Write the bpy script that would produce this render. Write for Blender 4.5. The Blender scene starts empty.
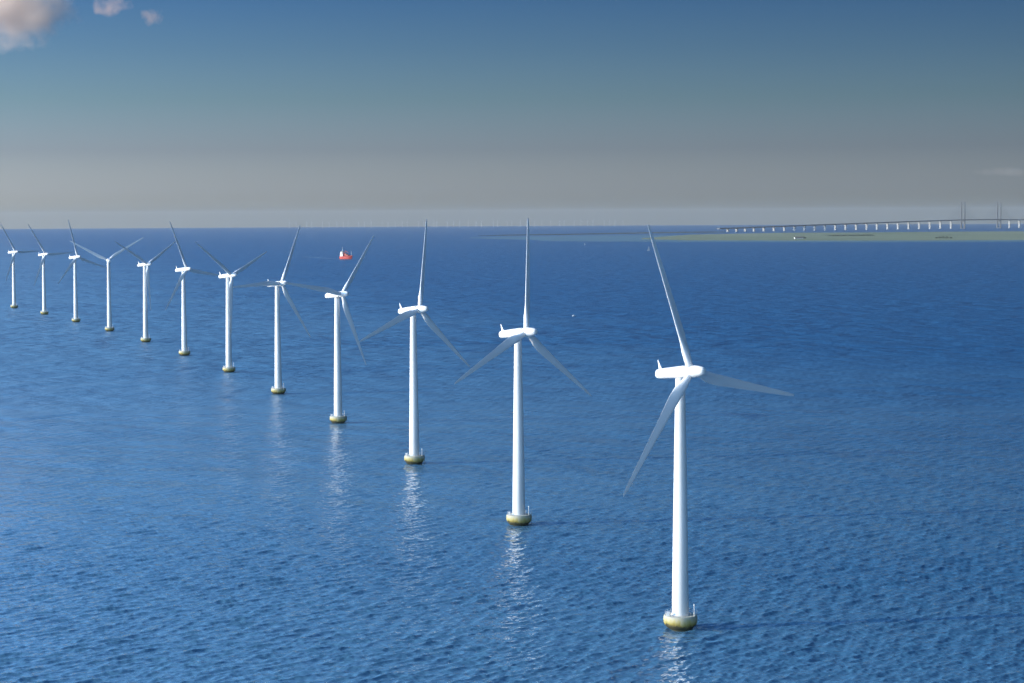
import bpy, bmesh, math, random
from mathutils import Vector, Matrix
import numpy as np
C = bpy.context.scene
R = math.radians
PI = math.pi

# ------------------------------------------------------------------ camera
H = 103.53; F = 2092.74; PITCH = R(3.4614); ROLL = R(-0.2995); RE = 7.327e6
r0 = Vector((1, 0, 0)); u0 = Vector((0, math.sin(PITCH), math.cos(PITCH))); FW = Vector((0, math.cos(PITCH), -math.sin(PITCH)))
RX = r0*math.cos(ROLL) + u0*math.sin(ROLL); UP = -r0*math.sin(ROLL) + u0*math.cos(ROLL)
cam = bpy.data.cameras.new('camera'); co = bpy.data.objects.new('camera', cam); C.collection.objects.link(co)
m = Matrix((RX, UP, -FW)).transposed().to_4x4(); m.translation = (0, 0, H); co.matrix_world = m
cam.sensor_width = 36; cam.lens = F/1024*36; cam.clip_start = 1; cam.clip_end = 200000
C.camera = co
C.render.resolution_x = 1024; C.render.resolution_y = 683

# ------------------------------------------------------------------ sky and sun
SUN_EL = R(17); SUN_AZ = R(-99)            # azimuth clockwise from +Y: left of and a little behind the camera
w = bpy.data.worlds.new('World'); C.world = w; w.use_nodes = True
nt = w.node_tree; nt.nodes.clear()
def N(t, ty, **k):
    n = t.nodes.new(ty)
    for a, b in k.items(): setattr(n, a, b)
    return n
out = N(nt, 'ShaderNodeOutputWorld'); bg = N(nt, 'ShaderNodeBackground'); bg.inputs[1].default_value = 0.13
sky = N(nt, 'ShaderNodeTexSky', sky_type='NISHITA', sun_disc=False, sun_elevation=SUN_EL, sun_rotation=SUN_AZ,
        altitude=100, air_density=1.0, dust_density=1.5, ozone_density=3.0)
tc = N(nt, 'ShaderNodeTexCoord'); sep = N(nt, 'ShaderNodeSeparateXYZ'); nt.links.new(tc.outputs['Generated'], sep.inputs[0])
mr = N(nt, 'ShaderNodeMapRange'); mr.inputs[1].default_value = 0; mr.inputs[2].default_value = 0.5
nt.links.new(sep.outputs[2], mr.inputs[0])
cr = N(nt, 'ShaderNodeValToRGB'); nt.links.new(mr.outputs[0], cr.inputs[0])
SKY_RAMP = [(0.0, (1.02, 1.05, 1.16)), (0.012, (1.06, 1.13, 1.44)), (0.025, (.95, 1.04, 1.44)), (0.062, (.575, .645, .95)), (0.11, (.37, .50, .69)), (0.158, (.25, .385, .595)), (0.236, (.107, .246, .49)), (0.29, (.14, .30, .54)), (0.42, (.46, .66, .90)), (0.72, (.36, .58, .84)), (1.0, (.22, .42, .68))]  # stops past the frame top raised: added bright band for water reflections
el = cr.color_ramp.elements
while len(el) < len(SKY_RAMP): el.new(0.5)
for e, (p, c) in zip(el, SKY_RAMP): e.position = p; e.color = (*c, 1)
mx = N(nt, 'ShaderNodeMix', data_type='RGBA', blend_type='MULTIPLY'); mx.inputs[0].default_value = 1
# brighter towards the sun's side, darker away from it
dt = N(nt, 'ShaderNodeVectorMath', operation='DOT_PRODUCT'); dt.inputs[1].default_value = (math.sin(SUN_AZ), math.cos(SUN_AZ), 0); nt.links.new(tc.outputs['Generated'], dt.inputs[0])
m01 = N(nt, 'ShaderNodeMapRange'); m01.inputs[1].default_value = -1; m01.inputs[2].default_value = 1; nt.links.new(dt.outputs['Value'], m01.inputs[0])
ma = N(nt, 'ShaderNodeFloatCurve'); nt.links.new(m01.outputs[0], ma.inputs[1]); cv = ma.mapping.curves[0]
for p, v in ((.22, .70/4), (.33, .96/4), (.45, 1.3/4), (.7, 2.2/4)): cv.points.new(p, v)
cv.points[0].location = (0, .85/4); cv.points[-1].location = (1, 3.0/4); ma.mapping.update()
ma4 = N(nt, 'ShaderNodeMath', operation='MULTIPLY'); ma4.inputs[1].default_value = 4; nt.links.new(ma.outputs[0], ma4.inputs[0]); ma = ma4
vm = N(nt, 'ShaderNodeVectorMath', operation='SCALE'); nt.links.new(cr.outputs[0], vm.inputs[0]); nt.links.new(ma.outputs[0], vm.inputs[3])
# unseen sky behind the camera brightened and whitened, added fill for the blades
bk = N(nt, 'ShaderNodeMapRange'); bk.inputs[1].default_value = .1; bk.inputs[2].default_value = -.8; nt.links.new(sep.outputs[1], bk.inputs[0])
bm_ = N(nt, 'ShaderNodeMix', data_type='VECTOR'); bm_.inputs[4].default_value = (1, 1, 1); bm_.inputs[5].default_value = (2.7, 2.0, 1.4); nt.links.new(bk.outputs[0], bm_.inputs[0])
vv = N(nt, 'ShaderNodeVectorMath', operation='MULTIPLY'); nt.links.new(vm.outputs[0], vv.inputs[0]); nt.links.new(bm_.outputs[1], vv.inputs[1])
# unseen sky above the frame, added bias: left lifted, right dimmed, for the water
hz_ = N(nt, 'ShaderNodeMapRange'); hz_.inputs[1].default_value = .125; hz_.inputs[2].default_value = .22; nt.links.new(sep.outputs[2], hz_.inputs[0])
xr = N(nt, 'ShaderNodeMapRange'); xr.inputs[1].default_value = -.3; xr.inputs[2].default_value = .3; xr.inputs[3].default_value = 1.0; xr.inputs[4].default_value = -.45; nt.links.new(sep.outputs[0], xr.inputs[0])
hm_ = N(nt, 'ShaderNodeMath', operation='MULTIPLY_ADD'); hm_.inputs[2].default_value = 1; nt.links.new(hz_.outputs[0], hm_.inputs[0]); nt.links.new(xr.outputs[0], hm_.inputs[1])
v3 = N(nt, 'ShaderNodeVectorMath', operation='SCALE'); nt.links.new(vv.outputs[0], v3.inputs[0]); nt.links.new(hm_.outputs[0], v3.inputs[3])
nt.links.new(sky.outputs[0], mx.inputs[6]); nt.links.new(v3.outputs[0], mx.inputs[7])
nt.links.new(mx.outputs[2], bg.inputs[0]); nt.links.new(bg.outputs[0], out.inputs[0])
sl = bpy.data.lights.new('sun', 'SUN'); sl.energy = 4.2; sl.angle = R(0.5); sl.color = (1, .88, .72)
so = bpy.data.objects.new('sun', sl); C.collection.objects.link(so)
sdir = Vector((math.sin(SUN_AZ)*math.cos(SUN_EL), math.cos(SUN_AZ)*math.cos(SUN_EL), math.sin(SUN_EL)))
so.rotation_euler = sdir.to_track_quat('Z', 'Y').to_euler(); so.location = (0, 0, 400)
C.view_settings.view_transform = 'Standard'; C.view_settings.look = 'None'; C.view_settings.gamma = 1
C.view_settings.use_curve_mapping = False; C.view_settings.exposure = 0.0
C.cycles.use_denoising = True; C.cycles.volume_bounces = 3; C.cycles.max_bounces = 6
random.seed(4); rng = np.random.default_rng(7)

def drop(x, y): return -(x*x + y*y)/(2*RE)
def G(px, py):
    """point of the round sea surface that is met along a pixel's line of sight"""
    d = FW*F + RX*(px-512) + UP*(341.5-py)
    d = d/math.hypot(d.x, d.y); s = d.z            # per metre of ground distance
    # H + s*D + D^2/(2RE) = 0
    q = s*s - 2*H/RE
    D = RE*(-s - math.sqrt(max(q, 0)))
    return Vector((d.x*D, d.y*D, drop(d.x*D, d.y*D)))
def at(px, D):
    d = FW*F + RX*(px-512); h = math.hypot(d.x, d.y); x, y = d.x/h*D, d.y/h*D
    return Vector((x, y, drop(x, y)))

# ------------------------------------------------------------------ materials
def mat(name, col, rough=.5, spec=.5):
    m = bpy.data.materials.new(name); m.use_nodes = True
    b = m.node_tree.nodes['Principled BSDF']; b.inputs['Base Color'].default_value = (*col, 1)
    b.inputs['Roughness'].default_value = rough; b.inputs['Specular IOR Level'].default_value = spec
    return m
def noisy(name, c1, c2, scale, rough=.6, stretch=(1, 1, 1), detail=4, lo=.35, hi=.65, spec=.5):
    m = mat(name, c1, rough, spec); t = m.node_tree; b = t.nodes['Principled BSDF']
    tc = N(t, 'ShaderNodeTexCoord'); mp = N(t, 'ShaderNodeMapping'); mp.inputs['Scale'].default_value = stretch
    nz = N(t, 'ShaderNodeTexNoise'); nz.inputs['Scale'].default_value = scale; nz.inputs['Detail'].default_value = detail
    rp = N(t, 'ShaderNodeValToRGB'); rp.color_ramp.elements[0].position = lo; rp.color_ramp.elements[1].position = hi
    rp.color_ramp.elements[0].color = (*c1, 1); rp.color_ramp.elements[1].color = (*c2, 1)
    t.links.new(tc.outputs['Object'], mp.inputs[0]); t.links.new(mp.outputs[0], nz.inputs['Vector'])
    t.links.new(nz.outputs[0], rp.inputs[0]); t.links.new(rp.outputs[0], b.inputs['Base Color'])
    return m
M = {}
M['tower'] = noisy('painted_steel', (.76, .76, .75), (.68, .68, .66), .35, .38, (1, 1, .12), 5, .4, .75)
M['blade'] = noisy('blade_gelcoat', (.80, .80, .80), (.72, .72, .73), .25, .42, (1, 1, .2), 4, .4, .8)
M['nacelle'] = noisy('nacelle_shell', (.80, .79, .77), (.70, .69, .67), .8, .45, (1, 1, 1), 4, .4, .8)
M['rail'] = mat('galvanised_rail', (.55, .56, .56), .5)
M['white'] = mat('white_paint', (.8, .8, .79), .45)
M['pier'] = noisy('pier_concrete', (.34, .34, .33), (.28, .28, .27), .06, .8)
M['pylon'] = mat('pylon_concrete', (.10, .105, .115), .8)
M['deck'] = mat('dark_steel_truss', (.075, .085, .10), .6)
M['cable'] = mat('stay_cable', (.12, .13, .15), .6)
M['hull'] = mat('red_hull', (.48, .05, .04), .5)
M['boot'] = mat('boot_topping', (.05, .02, .02), .6)
M['deckred'] = mat('red_brown_deck', (.28, .07, .05), .7)
M['glass'] = mat('dark_window', (.02, .025, .03), .15)
M['funnel'] = mat('grey_mast', (.45, .46, .47), .5)
M['far'] = mat('distant_grey', (.42, .43, .44), .6)
M['sail'] = mat('sailcloth', (.8, .79, .76), .7)
M['roof'] = noisy('barn_roof', (.06, .055, .055), (.11, .09, .08), .3, .8)
M['wall'] = mat('limewash', (.7, .68, .63), .8)
M['leaf'] = noisy('dark_leaves', (.018, .035, .018), (.04, .06, .025), .3, .8)
M['bark'] = mat('bark', (.09, .07, .05), .9)

# concrete bowl: pale concrete above, worn yellow paint on its outer wall, dark weed at the waterline
def foundation_mat():
    m = mat('painted_concrete_bowl', (.5, .5, .45), .75); t = m.node_tree; b = t.nodes['Principled BSDF']; L = t.links
    tc = N(t, 'ShaderNodeTexCoord'); sp = N(t, 'ShaderNodeSeparateXYZ'); L.new(tc.outputs['Object'], sp.inputs[0])
    nz = N(t, 'ShaderNodeTexNoise'); nz.inputs['Scale'].default_value = .8; nz.inputs['Detail'].default_value = 8; nz.inputs['Roughness'].default_value = .65
    mp = N(t, 'ShaderNodeMapping'); mp.inputs['Scale'].default_value = (1, 1, .45); L.new(tc.outputs['Object'], mp.inputs[0]); L.new(mp.outputs[0], nz.inputs['Vector'])
    a = N(t, 'ShaderNodeMath', operation='MULTIPLY_ADD'); a.inputs[1].default_value = 3.0; L.new(nz.outputs[0], a.inputs[0]); L.new(sp.outputs[2], a.inputs[2])
    mr = N(t, 'ShaderNodeMapRange'); mr.inputs[1].default_value = 0; mr.inputs[2].default_value = 5; L.new(a.outputs[0], mr.inputs[0])
    rp = N(t, 'ShaderNodeValToRGB'); e = rp.color_ramp.elements
    st = [(0, (.018, .022, .012)), (.26, (.03, .033, .015)), (.50, (.06, .055, .025)), (.60, (.34, .27, .06)), (.74, (.44, .38, .17)), (.88, (.46, .43, .30)), (1, (.42, .40, .33))]
    while len(e) < len(st): e.new(.5)
    for q, (p, c) in zip(e, st): q.position = p; q.color = (*c, 1)
    L.new(mr.outputs[0], rp.inputs[0]); L.new(rp.outputs[0], b.inputs['Base Color'])
    return m
M['bowl'] = foundation_mat()

# sea water: one height field, its slope taken over a fixed metre step so it holds at every distance
def water_mat(name, base, base2, rough_near, rough_far, amp):
    m = bpy.data.materials.new(name); m.use_nodes = True; t = m.node_tree; L = t.links; b = t.nodes['Principled BSDF']
    def height_group(name, WV):
        g = bpy.data.node_groups.get(name)
        if g: return g
        g = bpy.data.node_groups.new(name, 'ShaderNodeTree')
        g.interface.new_socket('P', in_out='INPUT', socket_type='NodeSocketVector')
        g.interface.new_socket('H', in_out='OUTPUT', socket_type='NodeSocketFloat')
        gi = N(g, 'NodeGroupInput'); go = N(g, 'NodeGroupOutput'); prev = None
        for rot, st, wl, hh, det in WV:      # rotation deg, crest stretch, wavelength m, height m, detail
            mp = N(g, 'ShaderNodeMapping'); mp.inputs['Rotation'].default_value = (0, 0, R(rot)); mp.inputs['Scale'].default_value = (st/wl, 1/wl, 1)
            nz = N(g, 'ShaderNodeTexNoise', noise_dimensions='2D'); nz.inputs['Scale'].default_value = 1; nz.inputs['Detail'].default_value = det
            g.links.new(gi.outputs[0], mp.inputs[0]); g.links.new(mp.outputs[0], nz.inputs['Vector'])
            ml = N(g, 'ShaderNodeMath', operation='MULTIPLY_ADD'); ml.inputs[1].default_value = hh; g.links.new(nz.outputs[0], ml.inputs[0])
            if prev: g.links.new(prev, ml.inputs[2])
            else: ml.inputs[2].default_value = 0
            prev = ml.outputs[0]
        g.links.new(prev, go.inputs[0]); return g
    near_g = height_group('wave_height', ((-38, .8, 3.4, .27, 2.0), (-30, .9, 1.4, .19, 3.0)))
    far_g = height_group('long_wave_height', ((-34, .8, 11, 2.4, 3.0), (-22, .8, 34, 6.0, 2.0)))
    tc = N(t, 'ShaderNodeTexCoord'); P = tc.outputs['Object']
    EPS = .45
    ln = N(t, 'ShaderNodeVectorMath', operation='LENGTH'); L.new(P, ln.inputs[0])
    fd = N(t, 'ShaderNodeMapRange'); fd.inputs[1].default_value = 600; fd.inputs[2].default_value = 1800; fd.inputs[3].default_value = .12; L.new(ln.outputs[1], fd.inputs[0])
    def grp(off):
        o2 = []
        for g in (near_g, far_g):
            n = N(t, 'ShaderNodeGroup'); n.node_tree = g; o2.append(n.outputs[0])
            if off:
                a = N(t, 'ShaderNodeVectorMath', operation='ADD'); a.inputs[1].default_value = off; L.new(P, a.inputs[0]); L.new(a.outputs[0], n.inputs[0])
            else: L.new(P, n.inputs[0])
        k = N(t, 'ShaderNodeMath', operation='MULTIPLY_ADD'); L.new(o2[1], k.inputs[0]); L.new(fd.outputs[0], k.inputs[1]); L.new(o2[0], k.inputs[2])
        return k.outputs[0]
    h0, hx, hy = grp(None), grp((EPS, 0, 0)), grp((0, EPS, 0))
    # wind patches: rougher and calmer areas
    wp = N(t, 'ShaderNodeTexNoise', noise_dimensions='2D'); wp.inputs['Scale'].default_value = 1; wp.inputs['Detail'].default_value = 4
    wm = N(t, 'ShaderNodeMapping'); wm.inputs['Rotation'].default_value = (0, 0, R(15)); wm.inputs['Scale'].default_value = (1/420, 1/170, 1)
    L.new(P, wm.inputs[0]); L.new(wm.outputs[0], wp.inputs['Vector'])
    wr = N(t, 'ShaderNodeMapRange'); wr.inputs[1].default_value = .3; wr.inputs[2].default_value = .7
    wr.inputs[3].default_value = .65*amp; wr.inputs[4].default_value = 1.2*amp; L.new(wp.outputs[0], wr.inputs[0])
    def slope(h):
        s = N(t, 'ShaderNodeMath', operation='SUBTRACT'); L.new(h0, s.inputs[0]); L.new(h, s.inputs[1])
        d = N(t, 'ShaderNodeMath', operation='MULTIPLY'); d.inputs[1].default_value = 1/EPS; L.new(s.outputs[0], d.inputs[0])
        k = N(t, 'ShaderNodeMath', operation='MULTIPLY'); L.new(d.outputs[0], k.inputs[0]); L.new(wr.outputs[0], k.inputs[1])
        return k.outputs[0]
    cb = N(t, 'ShaderNodeCombineXYZ'); L.new(slope(hx), cb.inputs[0]); L.new(slope(hy), cb.inputs[1]); cb.inputs[2].default_value = 0
    ge = N(t, 'ShaderNodeNewGeometry'); sm = N(t, 'ShaderNodeVectorMath', operation='ADD'); L.new(ge.outputs['Normal'], sm.inputs[0]); L.new(cb.outputs[0], sm.inputs[1])
    nm = N(t, 'ShaderNodeVectorMath', operation='NORMALIZE'); L.new(sm.outputs[0], nm.inputs[0]); L.new(nm.outputs[0], b.inputs['Normal'])
    rr = N(t, 'ShaderNodeMapRange'); rr.inputs[1].default_value = 450; rr.inputs[2].default_value = 1500
    rr.inputs[3].default_value = rough_near; rr.inputs[4].default_value = rough_far; L.new(ln.outputs[1], rr.inputs[0]); L.new(rr.outputs[0], b.inputs['Roughness'])
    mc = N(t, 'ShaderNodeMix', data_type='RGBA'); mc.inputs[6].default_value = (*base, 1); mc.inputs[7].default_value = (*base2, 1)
    # reflected sky brightness painted into base colour: paler near left, darker right and far
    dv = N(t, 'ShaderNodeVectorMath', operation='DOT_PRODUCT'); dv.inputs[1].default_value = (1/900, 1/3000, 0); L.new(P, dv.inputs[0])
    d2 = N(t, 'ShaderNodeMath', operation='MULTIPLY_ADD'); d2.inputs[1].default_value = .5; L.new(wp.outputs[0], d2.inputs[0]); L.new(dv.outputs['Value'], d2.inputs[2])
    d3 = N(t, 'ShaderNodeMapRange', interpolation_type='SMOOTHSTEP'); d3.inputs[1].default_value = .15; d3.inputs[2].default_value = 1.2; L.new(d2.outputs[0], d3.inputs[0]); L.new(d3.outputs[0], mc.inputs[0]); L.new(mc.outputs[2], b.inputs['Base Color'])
    b.inputs['IOR'].default_value = 1.42; b.inputs['Specular Tint'].default_value = (.93, .97, 1, 1)
    return m
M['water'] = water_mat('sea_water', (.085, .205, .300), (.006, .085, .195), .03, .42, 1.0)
M['shoal'] = water_mat('shoal_water', (.045, .13, .19), (.08, .17, .21), .3, .45, .6)

# ------------------------------------------------------------------ helpers
def link(o): C.collection.objects.link(o); return o
def tag(o, label=None, cat=None, group=None, kind=None):
    if label: o['label'] = label
    if cat: o['category'] = cat
    if group: o['group'] = group
    if kind: o['kind'] = kind
    return o
def empty(name, loc=(0, 0, 0), rz=0):
    o = bpy.data.objects.new(name, None); o.location = loc; o.rotation_euler = (0, 0, rz); o.empty_display_size = 3; return link(o)
class MB:
    def __init__(s): s.v = []; s.f = []
    def ring(s, pts):
        i = len(s.v); s.v += [tuple(p) for p in pts]; return list(range(i, i+len(pts)))
    def loft(s, rings, cap=True):
        ids = [s.ring(r) for r in rings]; n = len(ids[0])
        for a, b in zip(ids, ids[1:]):
            for k in range(n): s.f.append((a[k], a[(k+1) % n], b[(k+1) % n], b[k]))
        if cap: s.f.append(tuple(reversed(ids[0]))); s.f.append(tuple(ids[-1]))
        return s
    def lathe(s, prof, n=48, c=(0, 0), cap=True):
        return s.loft([[(c[0]+r*math.cos(2*PI*k/n), c[1]+r*math.sin(2*PI*k/n), z) for k in range(n)] for r, z in prof], cap)
    def tube(s, a, b, r, n=8, r2=None):
        a, b = Vector(a), Vector(b); d = (b-a).normalized(); q = d.to_track_quat('Z', 'Y'); r2 = r if r2 is None else r2
        ring = lambda p, rr: [p + q @ Vector((rr*math.cos(2*PI*k/n), rr*math.sin(2*PI*k/n), 0)) for k in range(n)]
        return s.loft([ring(a, r), ring(b, r2)])
    def box(s, c, d, rz=0):
        cx, cy, cz = c; hx, hy, hz = d[0]/2, d[1]/2, d[2]/2; cs, sn = math.cos(rz), math.sin(rz)
        rg = lambda z: [(cx+x*cs-y*sn, cy+x*sn+y*cs, z) for x, y in ((-hx, -hy), (hx, -hy), (hx, hy), (-hx, hy))]
        return s.loft([rg(cz-hz), rg(cz+hz)])
    def build(s, name, mt, parent=None, smooth=False, loc=None):
        me = bpy.data.meshes.new(name); me.from_pydata(s.v, [], s.f); me.update()
        bm = bmesh.new(); bm.from_mesh(me); bmesh.ops.recalc_face_normals(bm, faces=bm.faces); bm.to_mesh(me); bm.free()
        me.materials.append(mt); o = bpy.data.objects.new(name, me); link(o)
        if smooth: me.shade_smooth(); 
        if smooth == 'auto': me.set_sharp_from_angle(angle=R(35))
        if parent: o.parent = parent
        if loc: o.location = loc
        return o
def copy_tree(o, parent=None):
    c = o.copy(); link(c); c.parent = parent
    for ch in list(o.children): copy_tree(ch, c)
    return c

# ------------------------------------------------------------------ the sea: one round sheet past the horizon
def polar_sheet(name, mt):
    """round sea sheet; wind waves are real relief where the grid is fine enough to carry them"""
    y_ = np.arange(560, 60, -.5)                                   # fine rows between about 390 m and 3.6 km
    mid = F*H/y_; far = np.geomspace(mid[-1]*1.01, 48000, 150)
    rad = np.concatenate([[0.5], np.geomspace(30, mid[0]*.985, 40), mid, far])
    fine = np.linspace(R(-19), R(19), 1300); rest = np.linspace(R(19), R(341), 240)[1:-1]
    a = np.concatenate([fine, rest]); n = len(a); da = fine[1]-fine[0]
    RR, AA = np.meshgrid(rad, a, indexing='ij'); X, Y = RR*np.sin(AA), RR*np.cos(AA)
    dr = np.gradient(rad)[:, None]; cell_r = np.broadcast_to(dr, RR.shape); cell_a = RR*da
    infine = ((AA <= R(19)) & (RR > mid[0]*.99) & (RR < mid[-1])).astype(float)
    edge = np.clip((R(19)-np.abs(AA))/R(1.0), 0, 1)*np.clip((RR-mid[0])/25, 0, 1)
    Z = np.zeros_like(X); DX = np.zeros_like(X); DY = np.zeros_like(X)
    g = np.random.default_rng(11); K = 160
    sel = np.where(infine[:, 0] > 0)[0]; sl_ = slice(sel[0], sel[-1]+1); Xs, Ys = X[sl_, :1300], Y[sl_, :1300]
    cr_, ca_ = cell_r[sl_, :1300], cell_a[sl_, :1300]
    zz = np.zeros_like(Xs); dx = np.zeros_like(Xs); dy = np.zeros_like(Xs)
    lam = np.exp(g.uniform(np.log(1.6), np.log(7.0), K)); th = WAVE_DIR + g.normal(0, .45, K); ph = g.uniform(0, 2*PI, K)
    sl0 = WAVE_SLOPE/math.sqrt(K)*math.sqrt(2)*np.where(lam > 9, .8, 1.0)
    env = .75 + .25*np.sin(Xs/190+1.3*np.sin(Ys/260)) * np.sin(Ys/310+Xs/520)   # gust patches
    for L_, t_, p_, s_ in zip(lam, th, ph, sl0):
        k = 2*PI/L_; kx, ky = k*math.cos(t_), k*math.sin(t_)
        # a wave is kept while its length along each grid axis is over about three cells
        ur, ua = abs(math.sin(t_)), abs(math.cos(t_))
        w_ = np.clip((L_/np.maximum(cr_*ur, 1e-3)-2.2)/2, 0, 1)*np.clip((L_/np.maximum(ca_*ua, 1e-3)-2.2)/2, 0, 1)
        if w_.max() <= 0: continue
        A = s_/k*w_*env; q = kx*Xs+ky*Ys+p_; c_ = np.cos(q)
        zz += A*np.sin(q); dx += A*c_*math.cos(t_)*.9; dy += A*c_*math.sin(t_)*.9
    e = edge[sl_, :1300]; Z[sl_, :1300] = zz*e; DX[sl_, :1300] = dx*e; DY[sl_, :1300] = dy*e
    V = np.stack([X+DX, Y+DY, -(RR**2)/(2*RE)+Z], -1).reshape(-1, 3)
    i, j = np.meshgrid(np.arange(len(rad)-1), np.arange(n), indexing='ij'); k = (j+1) % n
    Fq = np.stack([i*n+j, i*n+k, (i+1)*n+k, (i+1)*n+j], -1).reshape(-1, 4)[:, ::-1]
    cap = np.arange(n)[::-1]
    loops = np.concatenate([Fq.ravel(), cap[::-1]]).astype(np.int32); nf = len(Fq)
    starts = np.concatenate([np.arange(nf)*4, [nf*4]]).astype(np.int32)
    me = bpy.data.meshes.new(name); me.vertices.add(len(V)); me.vertices.foreach_set('co', V.astype(np.float32).ravel())
    me.loops.add(len(loops)); me.loops.foreach_set('vertex_index', loops)
    me.polygons.add(nf+1); me.polygons.foreach_set('loop_start', starts)
    me.update(calc_edges=True); me.validate()
    if me.polygons[5000].normal.z < 0: me.flip_normals()
    me.materials.append(mt); me.shade_smooth()
    return link(bpy.data.objects.new(name, me))
WAVE_DIR = R(122); WAVE_SLOPE = .25
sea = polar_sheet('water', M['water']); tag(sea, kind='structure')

# ------------------------------------------------------------------ wind turbines
HUB = 64.3; TILT = R(5); OVER = 3.8; BL = 38.5
def section(c, th, tw, z, rnd):
    """airfoil blended to a circle by rnd; chord along X (leading edge +X), twist turns it towards the wind (-Y)"""
    pts = []; n = 20
    for k in range(n):
        a = 2*PI*k/n; x = math.cos(a)
        xc = (1-x)/2                                      # 0 at the leading edge
        yt = 5*th*(.2969*math.sqrt(xc)-.126*xc-.3516*xc**2+.2843*xc**3-.1036*xc**4)*(1 if math.sin(a) > 0 else -1)
        ax = (.3-xc)*c + 0; ay = yt*c + .03*c*math.sin(PI*xc)
        cx_, cy_ = x*.5*c, math.sin(a)*.5*c
        px = ax*(1-rnd)+cx_*rnd; py = ay*(1-rnd)+cy_*rnd
        ct, st = math.cos(tw), math.sin(tw)
        pts.append((-(px*ct+py*st), -px*st+py*ct, z))
    return pts
def make_blade(parent):
    b = MB(); rows = []
    for r, c, th, tw, rnd in ((.9, 1.85, .5, 14, 1), (2.2, 1.85, .5, 14, 1), (3.6, 2.1, .48, 14, .85), (5.5, 2.8, .40, 13, .4), (7.5, 3.3, .30, 12, .1), (9.5, 3.35, .25, 10, 0),
                              (13, 3.05, .22, 8, 0), (18, 2.6, .19, 6, 0), (23, 2.2, .18, 4, 0), (28, 1.8, .17, 2.5, 0), (33, 1.38, .16, 1, 0), (36.5, .98, .15, .3, 0), (38, .6, .15, 0, 0), (38.5, .12, .15, 0, 0)):
        rows.append(section(c*(.88 if rnd < .3 else 1), th, R(tw+2), r, rnd))
    b.loft(rows); return b.build('blade', M['blade'], parent, True)
def rrect(w_, h_, y, zc, p=3.2, n=28):
    out = []
    for k in range(n):
        a = 2*PI*k/n; c, s = math.cos(a), math.sin(a)
        r = (abs(c)**p + abs(s)**p)**(-1/p)
        out.append((c*r*w_/2, y, zc+s*r*h_/2))
    return out
turb = empty('wind_turbine')
fb = MB().lathe([(3.0, -1.2), (3.05, 0), (3.45, .45), (3.95, 1.05), (4.2, 1.7), (4.26, 2.4), (4.2, 3.0), (4.12, 3.32), (4.0, 3.42), (2.3, 3.42), (1.0, 3.43)], 64)
fo = fb.build('foundation', M['bowl'], turb, 'auto')
rl = MB()
for k in range(20):
    a = 2*PI*k/20; rl.tube((3.85*math.cos(a), 3.85*math.sin(a), 3.40), (3.85*math.cos(a), 3.85*math.sin(a), 4.35), .022, 5)
for z in (3.9, 4.35):
    for k in range(40):
        a, b_ = 2*PI*k/40, 2*PI*(k+1)/40
        rl.tube((3.85*math.cos(a), 3.85*math.sin(a), z), (3.85*math.cos(b_), 3.85*math.sin(b_), z), .018, 5)
rl.build('railing', M['rail'], fo)
MB().tube((3.3, -1.9, 3.4), (3.3, -1.9, 6.0), .08, 10).lathe([(.12, 6.0), (.17, 6.05), (.17, 6.35), (.08, 6.45)], 12, (3.3, -1.9)).build('lantern_post', M['white'], fo)
MB().box((-3.2, -1.6, 3.95), (.7, .6, 1.1)).build('control_box', M['white'], fo)
lad = MB(); LA = R(18)
lp = lambda x, y, z: (x*math.cos(LA+PI/2) - y*math.sin(LA+PI/2), x*math.sin(LA+PI/2) + y*math.cos(LA+PI/2), z)
for q in (-.28, .28): lad.tube(lp(q, -4.45, -.8), lp(q, -4.45, 4.4), .05, 6)
for k in range(16): lad.tube(lp(-.28, -4.45, -.6+k*.32), lp(.28, -4.45, -.6+k*.32), .03, 6)
for z in (2.4, 3.3): lad.tube(lp(-.28, -4.45, z), lp(-.28, -4.05, z), .04, 6).tube(lp(.28, -4.45, z), lp(.28, -4.05, z), .04, 6)
lad.build('ladder', M['rail'], fo)
tw_ = MB().lathe([(2.35, 3.425), (2.35, 3.7), (2.12, 3.74), (2.08, 8), (1.86, 24), (1.85, 24.05), (1.55, 44), (1.24, 61.5), (1.24, HUB-1.52)], 56)
tower = tw_.build('tower', M['tower'], turb, 'auto')
dr = MB().box((0, 2.16, 5.1), (.95, .12, 2.2)); dr.build('door', M['rail'], tower)
hd = empty('head')   # temporary holder only while the parts are placed
def headm(yaw): return Matrix.Translation((0, 0, HUB)) @ Matrix.Rotation(yaw, 4, 'Z') @ Matrix.Rotation(-TILT, 4, 'X')
nb = MB(); secs = []
for y, w_, h_, zc in ((8.0, 1.2, 1.0, -.25), (7.85, 2.0, 1.7, -.22), (7.4, 2.6, 2.3, -.15), (6.5, 2.8, 2.55, -.12), (3, 2.95, 2.8, -.02), (0, 3.0, 2.95, .05), (-1.6, 3.0, 3.05, .08), (-2.3, 2.85, 2.9, .05), (-2.55, 2.5, 2.5, .0)):
    secs.append(rrect(w_, h_, y, zc))
nb.loft(secs); nac = nb.build('nacelle', M['nacelle'], turb, 'auto')
fn = MB().loft([[(-.09, 6.3, 1.0), (.09, 6.3, 1.0), (.06, 7.4, 1.0), (-.06, 7.4, 1.0)], [(-.07, 6.95, 2.2), (.07, 6.95, 2.2), (.05, 7.5, 2.2), (-.05, 7.5, 2.2)], [(-.03, 7.5, 3.35), (.03, 7.5, 3.35), (.03, 7.7, 3.35), (-.03, 7.7, 3.35)]])
fn.build('vane_fin', M['nacelle'], nac)
MB().tube((0, 0, -1.35), (0, 0, -1.62), 1.32, 40).build('yaw_collar', M['rail'], nac)
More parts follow.
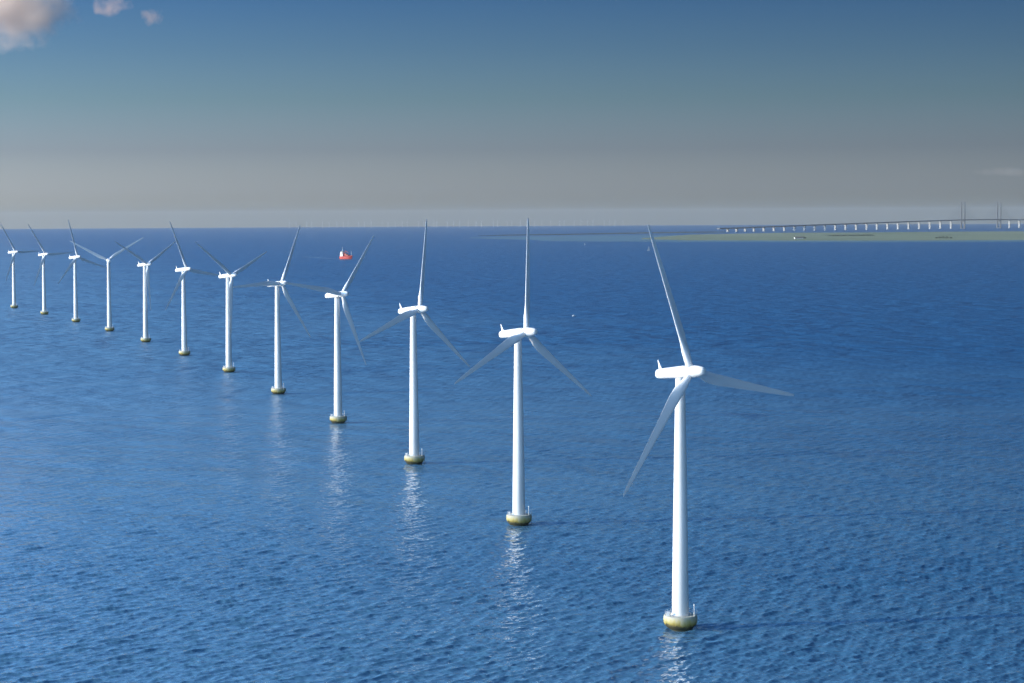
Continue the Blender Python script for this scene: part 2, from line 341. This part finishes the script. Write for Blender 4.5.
sb = MB(); sb.loft([[(r*math.cos(2*PI*k/40), y, r*math.sin(2*PI*k/40)) for k in range(40)] for y, r in ((-2.6, 1.3), (-2.75, 1.52), (-3.8, 1.6), (-5.0, 1.56), (-6.3, 1.38), (-7.4, 1.14), (-8.0, .95), (-8.35, .62), (-8.45, .2))])
spin = sb.build('spinner', M['nacelle'], turb, 'auto')
bpy.data.objects.remove(hd)
blades = [make_blade(turb)]
for k in (1, 2):
    c = blades[0].copy(); link(c); c.parent = turb; blades.append(c)
def pose(t, yaw, ph):
    hm = headm(yaw); k = 0
    for c in t.children:
        n = c.name.split('.')[0]
        if n in ('nacelle', 'spinner'): c.matrix_local = hm
        if n == 'blade':
            c.matrix_local = hm @ Matrix.Translation((0, -OVER, 0)) @ Matrix.Rotation(ph + k*2*PI/3, 4, 'Y'); k += 1
POS = [(41.8, 518.9), (2.0, 696.5), (-41.1, 871.0), (-87.3, 1044.7), (-136.6, 1218.4), (-188.7, 1391.1), (-245.1, 1562.8), (-303.9, 1733.7), (-366.5, 1903.6), (-432.1, 2072.1), (-500.5, 2238.8), (-571.8, 2403.3)]
ROT = [(41, 102), (47, 7), (49, 12), (47, 40), (49, 28), (52, 66), (52, 99), (51, 60), (198, 62), (54, 107), (50, 88), (57, 89)]
LAB = ['largest white wind turbine, nearest of the row, on a yellow-stained bowl at right',
       'second nearest white wind turbine, one blade straight up and two spread low',
       'third nearest white wind turbine, just right of the red ship, one blade nearly straight up',
       'fourth nearest white turbine, its raised blade leaning right just beside the red ship',
       'fifth nearest white turbine, steep raised blade reaching the horizon left of the red ship',
       'white turbine with two blades in a wide V, third from the ship going left',
       'seventh nearest white turbine, raised blade leaning left and crossing its left neighbour\'s blade tip',
       'eighth nearest white turbine, blades in a wide Y, its tips crossing both neighbours\' blades',
       'white turbine seen from behind, pale blades in a Y, no nacelle side showing',
       'third turbine from the left edge, one blade raised, another down to the left',
       'second turbine from the left edge of the photo, raised blade leaning left',
       'farthest turbine of the row, at the left edge of the photo']
for i, ((x, y), (yw, ph)) in enumerate(zip(POS, ROT)):
    t = turb if i == 0 else copy_tree(turb)
    t.location = (x, y, drop(x, y)); pose(t, R(yw), R(ph))
    tag(t, LAB[i], 'wind turbine', 'wind turbines in a curved row across the sea')

# ------------------------------------------------------------------ far wind farm on the horizon
def far_turbine(ph):
    b = MB().tube((0, 0, -2), (0, 0, 68), 2.6, 8, 1.8).box((0, 2, 69), (3.5, 11, 3.5))
    for k in range(3):
        a = ph+k*2*PI/3; b.tube((0, -4, 69), (46*math.sin(a), -4, 69+46*math.cos(a)), 1.5, 5, .5)
    return b
fmesh = []
for p in (5, 40, 75, 100):
    o = far_turbine(R(p)).build('distant_turbine', M['far']); fmesh.append(o)
used = set()
for k in range(46):
    px = 292 + k*7.4 + random.uniform(-2.4, 2.4); D = 25500 + random.choice((0, 1500, 3000, 4500)) + random.uniform(-200, 200)
    j = k % 4
    if j in used: o = fmesh[j].copy(); link(o)
    else: o = fmesh[j]; used.add(j)
    o.location = at(px, D); o.rotation_euler = (0, 0, R(35)+random.uniform(-.1, .1))
    tag(o, 'tiny pale wind turbine of the far wind farm standing on the horizon', 'wind turbine', 'far wind farm along the horizon')

# ------------------------------------------------------------------ low island, spit and shoals
def ground_sheet(name, front, back, mt, lift, n=160, hump=0, jit=0):
    """front/back: polylines in world xy given through the ground points; a lofted strip over the round sea"""
    def samp(pl, t):
        L_ = [0]
        for a, b in zip(pl, pl[1:]): L_.append(L_[-1]+(b-a).length)
        s = t*L_[-1]
        for k in range(len(pl)-1):
            if s <= L_[k+1] or k == len(pl)-2:
                u = (s-L_[k])/(L_[k+1]-L_[k]); return pl[k].lerp(pl[k+1], min(u, 1))
    b = MB(); rows = []; m_ = 14
    fr = [Vector((p.x, p.y, 0)) for p in front]; bk = [Vector((p.x, p.y, 0)) for p in back]
    for i in range(n+1):
        t = i/n; p, q = samp(fr, t), samp(bk, t); d = (q-p)
        p = p + d.normalized()*jit*(math.sin(i*.9)+.6*math.sin(i*2.3+1)+.5*math.sin(i*.31))*.5
        row = []
        for j in range(m_+1):
            u = j/m_; v = p.lerp(q, u); e = min(1, 6*u, 6*(1-u), 12*t, 12*(1-t))
            row.append((v.x, v.y, drop(v.x, v.y) + lift + hump*max(e, 0)))
        rows.append(row)
    for r in rows: b.v += r
    for i in range(n):
        for j in range(m_):
            k = i*(m_+1)+j; b.f.append((k, k+m_+1, k+m_+2, k+1))
    o = b.build(name, mt, None, True)
    if o.data.polygons[0].normal.z < 0: o.data.flip_normals()
    tag(o, kind='structure'); return o
M['grass'] = noisy('salt_meadow', (.13, .165, .085), (.25, .26, .165), .0035, .9, (.35, 1.6, 1), 5, .35, .65, .1)
M['coast'] = noisy('dark_low_coast', (.05, .06, .05), (.09, .10, .07), .004, .9, (1, 1, 1), 4, spec=.1)
isl = ground_sheet('island', [G(x, y) for x, y in ((642, 239.2), (690, 240.4), (780, 240.6), (860, 240.7), (960, 240.4), (1040, 240.0), (1300, 238.6))],
                   [G(x, y) for x, y in ((642, 238.2), (690, 234.6), (780, 232.8), (860, 232.4), (960, 231.6), (1040, 231.2), (1300, 230))], M['grass'], .25, 220, 1.6, 25)
spit = ground_sheet('far_spit', [G(x, y) for x, y in ((478, 235.9), (560, 235.0), (640, 233.6), (725, 232.3))],
                    [G(x, y) for x, y in ((478, 235.6), (560, 234.5), (640, 232.8), (725, 231.7))], M['coast'], .2, 120, 3.4, 10)
shoal = ground_sheet('shallow_water', [G(x, y) for x, y in ((540, 241.0), (620, 241.6), (700, 242.0), (860, 242.4), (1040, 241.9), (1300, 240))],
                     [G(x, y) for x, y in ((540, 240.2), (620, 240.3), (700, 240.2), (860, 240.3), (1040, 239.8), (1300, 238.4))], M['shoal'], .12, 160, 0, 30)
sh2 = ground_sheet('shallow_water', [G(x, y) for x, y in ((470, 238.2), (540, 240.2), (600, 240.4), (680, 240.1))],
                   [G(x, y) for x, y in ((470, 237.4), (540, 236.4), (600, 235.4), (680, 235.0))], M['shoal'], .10, 120, 0, 30)

def tree(loc, h, wd, label, group):
    t = empty('tree', loc); tag(t, label, 'tree', group)
    MB().tube((0, 0, -.3), (0, 0, h*.55), .3, 8, .12).build('trunk', M['bark'], t)
    b = MB()
    for k in range(260):
        a = random.uniform(0, 2*PI); u = random.random()**.5; z = random.uniform(.15, 1)
        rr = wd/2*u*math.sqrt(max(0, 1-(2*(z-.5))**2))*random.uniform(.7, 1.15)
        c = Vector((rr*math.cos(a), rr*math.sin(a), z*h)); s = random.uniform(.35, 1.0)
        n_ = Vector((random.gauss(0, 1), random.gauss(0, 1), random.gauss(0, 1))).normalized(); q = n_.to_track_quat('Z', 'Y')
        i = len(b.v); b.v += [tuple(c + q @ Vector((s*math.cos(g), s*math.sin(g), 0))) for g in (0, 1.6, 3.1, 4.7)]; b.f.append((i, i+1, i+2, i+3))
    b.build('crown', M['leaf'], t)
tl = ['dark low tree at the left end of the clump near the island shore', 'broad dark tree second from the left in the island clump', 'tallest dark tree in the middle of the island clump', 'dark tree right of the tallest in the island clump', 'small dark tree at the right end of the island clump']
for (px, h, wd), lb in zip(((936.5, 6, 14), (939.5, 8, 17), (943, 10, 18), (947, 8.5, 17), (951, 6, 13)), tl):
    tree(G(px, 238.9)+Vector((0, 0, 1.7)), h, wd, lb, 'trees in a clump on the island')
tree(G(804.8, 239.2)+Vector((0, 0, 1.7)), 8, 15, 'dark tree at the right end of the long island barn', None)
# long dark scrub belt
b = MB(); p, q = G(829, 236.6), G(872, 236.2)
for k in range(1500):
    v = p.lerp(q, random.random()) + Vector((random.gauss(0, 12), random.gauss(0, 30), 0)); hh = random.uniform(.3, 6); s = random.uniform(.7, 2)
    z = drop(v.x, v.y)+1.7+hh; n_ = Vector((random.gauss(0, 1), random.gauss(0, 1), random.gauss(0, 1))).normalized(); qq = n_.to_track_quat('Z', 'Y')
    i = len(b.v); b.v += [tuple(Vector((v.x, v.y, z)) + qq @ Vector((s*math.cos(g), s*math.sin(g), 0))) for g in (0, 1.6, 3.1, 4.7)]; b.f.append((i, i+1, i+2, i+3))
tag(b.build('scrub_belt', M['leaf']), 'long low belt of dark scrub across the middle of the island', 'scrub', kind='stuff')
# barn
bn = empty('farm_barn', G(799.5, 239.2)+Vector((0, 0, 1.7)), R(12)); tag(bn, 'long low farm barn with pale gable and dark roof on the flat island', 'barn')
MB().box((0, 0, 2.0), (44, 12, 4.6)).loft([[(-22, -6, 4.3), (-22, 6, 4.3), (-22, 0, 8.8)], [(-21.7, -6, 4.3), (-21.7, 6, 4.3), (-21.7, 0, 8.8)]]).build('wall', M['wall'], bn)
MB().loft([[(-22.6, -6.8, 3.9), (-22.6, 0, 9.3), (-22.6, 6.8, 3.9), (-22.6, 0, 8.9)], [(22.6, -6.8, 3.9), (22.6, 0, 9.3), (22.6, 6.8, 3.9), (22.6, 0, 8.9)]]).build('roof', M['roof'], bn)
for x in (-14, -4, 6, 16): MB().box((x, -6.05, 2.0), (2.4, .12, 1.3)).build('window', M['glass'], bn)

# ------------------------------------------------------------------ cable-stayed bridge
bD = lambda px: 13600 + (px-736)*12.4
br = empty('cable_stayed_bridge', at(980, bD(980))); tag(br, 'long bridge on pale piers with two tall pylon pairs on the horizon behind the island', 'bridge')
base = Vector(br.location)
def dh(px):
    t = [(722, 16), (780, 25), (860, 40), (930, 54), (962, 60), (998, 60), (1060, 54), (1150, 45)]
    for (a, u), (c, v) in zip(t, t[1:]):
        if px <= c: return u+(v-u)*(px-a)/(c-a)
    return 45
def bp(px, z): v = at(px, bD(px)); return Vector((v.x, v.y, v.z+z)) - base
tang = (at(998, bD(998))-at(962, bD(962))); tang.z = 0; tang.normalize(); nrm = Vector((-tang.y, tang.x, 0))
db = MB(); rows = []
pxs = [718+i*6 for i in range(73)]
for px in pxs:
    c = bp(px, dh(px)); rows.append([c+nrm*s+Vector((0, 0, z)) for s, z in ((-9, 2), (9, 2), (13, 8), (13, 10), (-13, 10), (-13, 8))])
db.loft([[tuple(p) for p in r] for r in rows]); db.build('deck', M['deck'], br)
pier_px = [727.5, 736.4, 745, 753.7, 763.5, 773.6, 783.9, 794, 804, 814.3, 824.5, 834.8, 845, 855.6, 866, 876.3, 886.7, 897.2, 907.8, 918.3, 929, 939.4, 950, 1008.3, 1018, 1028.3, 1038.6]
for px in pier_px:
    c = bp(px, 0); hh = dh(px)
    MB().box((c.x, c.y, c.z-1), (14, 10, 5), math.atan2(nrm.y, nrm.x)).loft([[tuple(c+nrm*a*6.5+tang*b_*3.2+Vector((0, 0, 1.5))) for a, b_ in ((-1, -1), (1, -1), (1, 1), (-1, 1))],
        [tuple(c+nrm*a*8+tang*b_*3.6+Vector((0, 0, hh+1.9))) for a, b_ in ((-1, -1), (1, -1), (1, 1), (-1, 1))]]).build('pier', M['pier'], br)
for px in (962, 997.8):
    c = bp(px, 0)
    for s in (-1, 1):
        o_ = c + nrm*s*14.5
        ring = lambda z, a: [tuple(o_ + tang*x*a + nrm*y*a*.8 + Vector((0, 0, z))) for x, y in ((-1, -1), (1, -1), (1, 1), (-1, 1))]
        MB().loft([ring(-3, 5.5), ring(dh(px), 4.8), ring(150, 3.9), ring(204, 3.0)]).build('pylon_leg', M['pylon'], br)
    MB().box(tuple(c+Vector((0, 0, dh(px)-4))), (30, 6, 6), math.atan2(nrm.y, nrm.x)).build('crossbeam', M['pylon'], br)
    MB().box(tuple(c+Vector((0, 0, 1))), (40, 16, 4), math.atan2(nrm.y, nrm.x)).build('pylon_base', M['pylon'], br)
    for s in (-1, 1):
        cb_ = MB()
        for side in (-1, 1):
            for k in range(1, 11):
                ff = k*22; top = c+nrm*s*14.5+Vector((0, 0, 70+k*12.5)); bot = c+nrm*s*14+tang*side*ff+Vector((0, 0, dh(px)+11))
                cb_.tube(top, bot, .28, 5)
        cb_.build('stay_cables', M['cable'], br)

# ------------------------------------------------------------------ red ship with its wake
sh = empty('red_ship', G(346.3, 259.3), R(-33)); sh.scale = (1.14, 1.14, 1.2); tag(sh, 'red hulled workboat with white bridge house at its stern and masts, trailing a wake', 'ship')
def hull_ring(z, sc, sheer):
    pts = []
    for x, y in ((-15.5, -4.2), (-8, -4.6), (4, -4.6), (10, -3.6), (14, -1.8), (16.6, 0), (14, 1.8), (10, 3.6), (4, 4.6), (-8, 4.6), (-15.5, 4.2)):
        pts.append((x*(sc if x > 0 else 1), y*sc, z + (sheer*max(0, x/16.6)**2)))
    return pts
MB().loft([hull_ring(-1.2, .72, 0), hull_ring(.7, .86, .1)]).build('boot_stripe', M['boot'], sh)
MB().loft([hull_ring(.7, .862, .1), hull_ring(3.2, .97, 1.0), hull_ring(6.0, 1.03, 2.2)]).build('hull', M['hull'], sh, 'auto')
wh = MB().box((-10.5, 0, 8.2), (7, 7.8, 4.6)).box((-10.7, 0, 12.0), (6, 7.0, 3.0)).box((-10.5, 0, 14.8), (5, 6.2, 2.6)).build('bridge_house', M['white'], sh)
MB().box((-7.97, 0, 15.1), (.1, 5.4, 1.2)).box((-10.5, -3.13, 15.1), (4.4, .1, 1.2)).box((-7.67, 0, 12.3), (.1, 5.6, 1.0)).build('window', M['glass'], wh)
MB().tube((-10, 0, 16), (-10, 0, 25), .5, 8, .25).tube((-10, -2.6, 22.5), (-10, 2.6, 22.5), .2, 6).build('mast', M['funnel'], sh)
MB().tube((-5.6, 0, 6), (-5.6, 0, 13.5), 1.3, 12, 1.1).build('funnel', M['hull'], sh)
MB().box((2.5, 0, 7.6), (10, 6.4, 3.4)).box((0, 0, 10.4), (4.5, 5, 2.4)).build('hatch', M['deckred'], sh)
MB().tube((-3, 0, 6), (-3, 0, 18), .7, 8, .5).tube((-3, 0, 16.5), (7, 0, 13), .5, 8, .35).tube((-3, 0, 18), (7, 0, 13), .15, 5).build('crane', M['deckred'], sh)
MB().tube((13.5, 0, 7.5), (13.5, 0, 17), .45, 8, .3).build('foremast', M['funnel'], sh)
M['wake'] = water_mat('wake_water', (.09, .17, .24), (.14, .22, .3), .5, .5, .5)
a0 = G(340.5, 259.2); a1 = G(303, 256.6); wd = MB(); n_ = 40
for k in range(n_+1):
    t = k/n_; c = a0.lerp(a1, t); sw = (4+10*t)*(1+.25*math.sin(k*1.7)); d = Vector((a1.x-a0.x, a1.y-a0.y, 0)).normalized(); nn = Vector((-d.y, d.x, 0))
    for s in (-1, 1):
        v = c+nn*s*sw*(1-.6*t**3); wd.v.append((v.x, v.y, drop(v.x, v.y)+.08))
for k in range(n_): wd.f.append((2*k, 2*k+1, 2*k+3, 2*k+2))
wk = wd.build('wake', M['wake'], None, True)
if wk.data.polygons[0].normal.z < 0: wk.data.flip_normals()
tag(wk, kind='structure')

# ------------------------------------------------------------------ small craft
def sailboat(px, py, s, rz, label):
    t = empty('sailboat', G(px, py), rz); tag(t, label, 'sailboat', None)
    rg = lambda z, k: [(x*s*k, y*s*k, z*s) for x, y in ((-4.5, -1), (0, -1.5), (3, -1.1), (5.2, 0), (3, 1.1), (0, 1.5), (-4.5, 1))]
    MB().loft([rg(-.3, .75), rg(.4, .92), rg(1.1, 1)]).build('hull', M['white'], t)
    MB().tube((.6*s, 0, s), (.6*s, 0, 13.5*s), .09*s, 8, .05*s).tube((.6*s, 0, 2*s), (-4*s, 0, 1.9*s), .07*s, 6).build('mast', M['funnel'], t)
    th = .06*s
    def sail(p): MB().loft([[(x, y-th, z) for x, y, z in p], [(x, y+th, z) for x, y, z in p]]).build('sail', M['sail'], t)
    sail([(.45*s, 0, 2.2*s), (-3.8*s, .3*s, 2.1*s), (-1.6*s, .4*s, 7.5*s), (.45*s, 0, 13.2*s)])
    sail([(.8*s, 0, 11.5*s), (1.2*s, .3*s, 1.8*s), (5.0*s, 0, 1.2*s)])
    return t
sailboat(648.6, 250.9, 1.0, R(35), 'small white sailboat on dark blue water below the island shore, beside a blade tip')
sailboat(584.8, 245.0, .6, R(20), 'tiny faint sailboat near the shoal, left of the larger sailboat')
bo = empty('motorboat', G(573.8, 316.2), R(25)); bo.scale = (.72, .72, .62); tag(bo, 'tiny white motorboat alone on open water between the two nearest turbines', 'motorboat')
rg = lambda z, k: [(x*k, y*k, z) for x, y in ((-2.6, -.9), (.6, -1.05), (2, -.7), (3, 0), (2, .7), (.6, 1.05), (-2.6, .9))]
MB().loft([rg(-.2, .75), rg(.3, .92), rg(.9, 1)]).build('hull', M['white'], bo)
MB().box((-.1, 0, 1.5), (1.9, 1.5, 1.25)).build('cabin', M['white'], bo)
MB().box((.88, 0, 1.7), (.06, 1.2, .5)).build('window', M['glass'], bo)

# ------------------------------------------------------------------ clouds: soft volumes far behind, above the haze
def cloud(px, py, D, rx, ry, rz, dens, scale, thr, seed, col=(1, .85, .74)):
    d = (FW*F + RX*(px-512) + UP*(341.5-py)).normalized(); p = Vector((0, 0, H)) + d*D
    m = bpy.data.materials.new('cloud_vapour'); m.use_nodes = True; t = m.node_tree; t.nodes.clear(); L = t.links
    o_ = N(t, 'ShaderNodeOutputMaterial'); v = N(t, 'ShaderNodeVolumePrincipled'); v.inputs['Color'].default_value = (*col, 1); v.inputs['Anisotropy'].default_value = -.05
    tc = N(t, 'ShaderNodeTexCoord'); sc = N(t, 'ShaderNodeVectorMath', operation='DIVIDE'); sc.inputs[1].default_value = (rx, ry, rz); L.new(tc.outputs['Object'], sc.inputs[0])
    ln = N(t, 'ShaderNodeVectorMath', operation='LENGTH'); L.new(sc.outputs[0], ln.inputs[0])
    nz = N(t, 'ShaderNodeTexNoise'); nz.inputs['Scale'].default_value = 1/scale; nz.inputs['Detail'].default_value = 5; nz.inputs['Roughness'].default_value = .55
    ad = N(t, 'ShaderNodeVectorMath', operation='ADD'); ad.inputs[1].default_value = (seed*997, 0, 0); L.new(tc.outputs['Object'], ad.inputs[0]); L.new(ad.outputs[0], nz.inputs['Vector'])
    # noise - thr - 0.5*len^2
    sq = N(t, 'ShaderNodeMath', operation='POWER'); sq.inputs[1].default_value = 2.2; L.new(ln.outputs[1], sq.inputs[0])
    s2 = N(t, 'ShaderNodeMath', operation='MULTIPLY_ADD'); s2.inputs[1].default_value = -.42; L.new(sq.outputs[0], s2.inputs[0]); L.new(nz.outputs[0], s2.inputs[2])
    s3 = N(t, 'ShaderNodeMapRange'); s3.inputs[1].default_value = thr; s3.inputs[2].default_value = thr+.3; s3.inputs[3].default_value = 0; s3.inputs[4].default_value = dens; L.new(s2.outputs[0], s3.inputs[0])
    L.new(s3.outputs[0], v.inputs['Density']); L.new(v.outputs[0], o_.inputs['Volume'])
    bm = bmesh.new(); bmesh.ops.create_icosphere(bm, subdivisions=3, radius=1)
    for q in bm.verts: q.co = Vector((q.co.x*rx, q.co.y*ry, q.co.z*rz))
    me = bpy.data.meshes.new('cloud'); bm.to_mesh(me); bm.free(); me.materials.append(m)
    o = link(bpy.data.objects.new('cloud', me)); o.location = p; tag(o, kind='structure'); return o
cloud(8, -2, 14000, 540, 320, 420, .0085, 190, .25, 1)
cloud(110, 6, 14500, 190, 130, 100, .006, 80, .33, 2, (1, .70, .55))
cloud(152, 17, 14500, 110, 90, 75, .006, 60, .28, 3, (1, .70, .55))
cloud(1008, 172, 30000, 700, 300, 90, .0004, 300, .3, 4)

# ------------------------------------------------------------------ haze
me = bpy.data.meshes.new('haze'); bm = bmesh.new(); bmesh.ops.create_cube(bm, size=1)
for v in bm.verts: v.co = Vector((v.co.x*98000, v.co.y*98000, 215 if v.co.z > 0 else -160))
bm.to_mesh(me); bm.free(); hz = link(bpy.data.objects.new('haze', me)); tag(hz, kind='stuff')
m = bpy.data.materials.new('haze_air'); m.use_nodes = True; t = m.node_tree; t.nodes.clear()
o_ = N(t, 'ShaderNodeOutputMaterial'); v = N(t, 'ShaderNodeVolumePrincipled'); v.inputs['Color'].default_value = (.55, .57, .56, 1)
v.inputs['Density'].default_value = 0.000018; v.inputs['Anisotropy'].default_value = .1
t.links.new(v.outputs[0], o_.inputs['Volume']); me.materials.append(m); hz['label'] = 'thin pale sea haze over the whole scene'
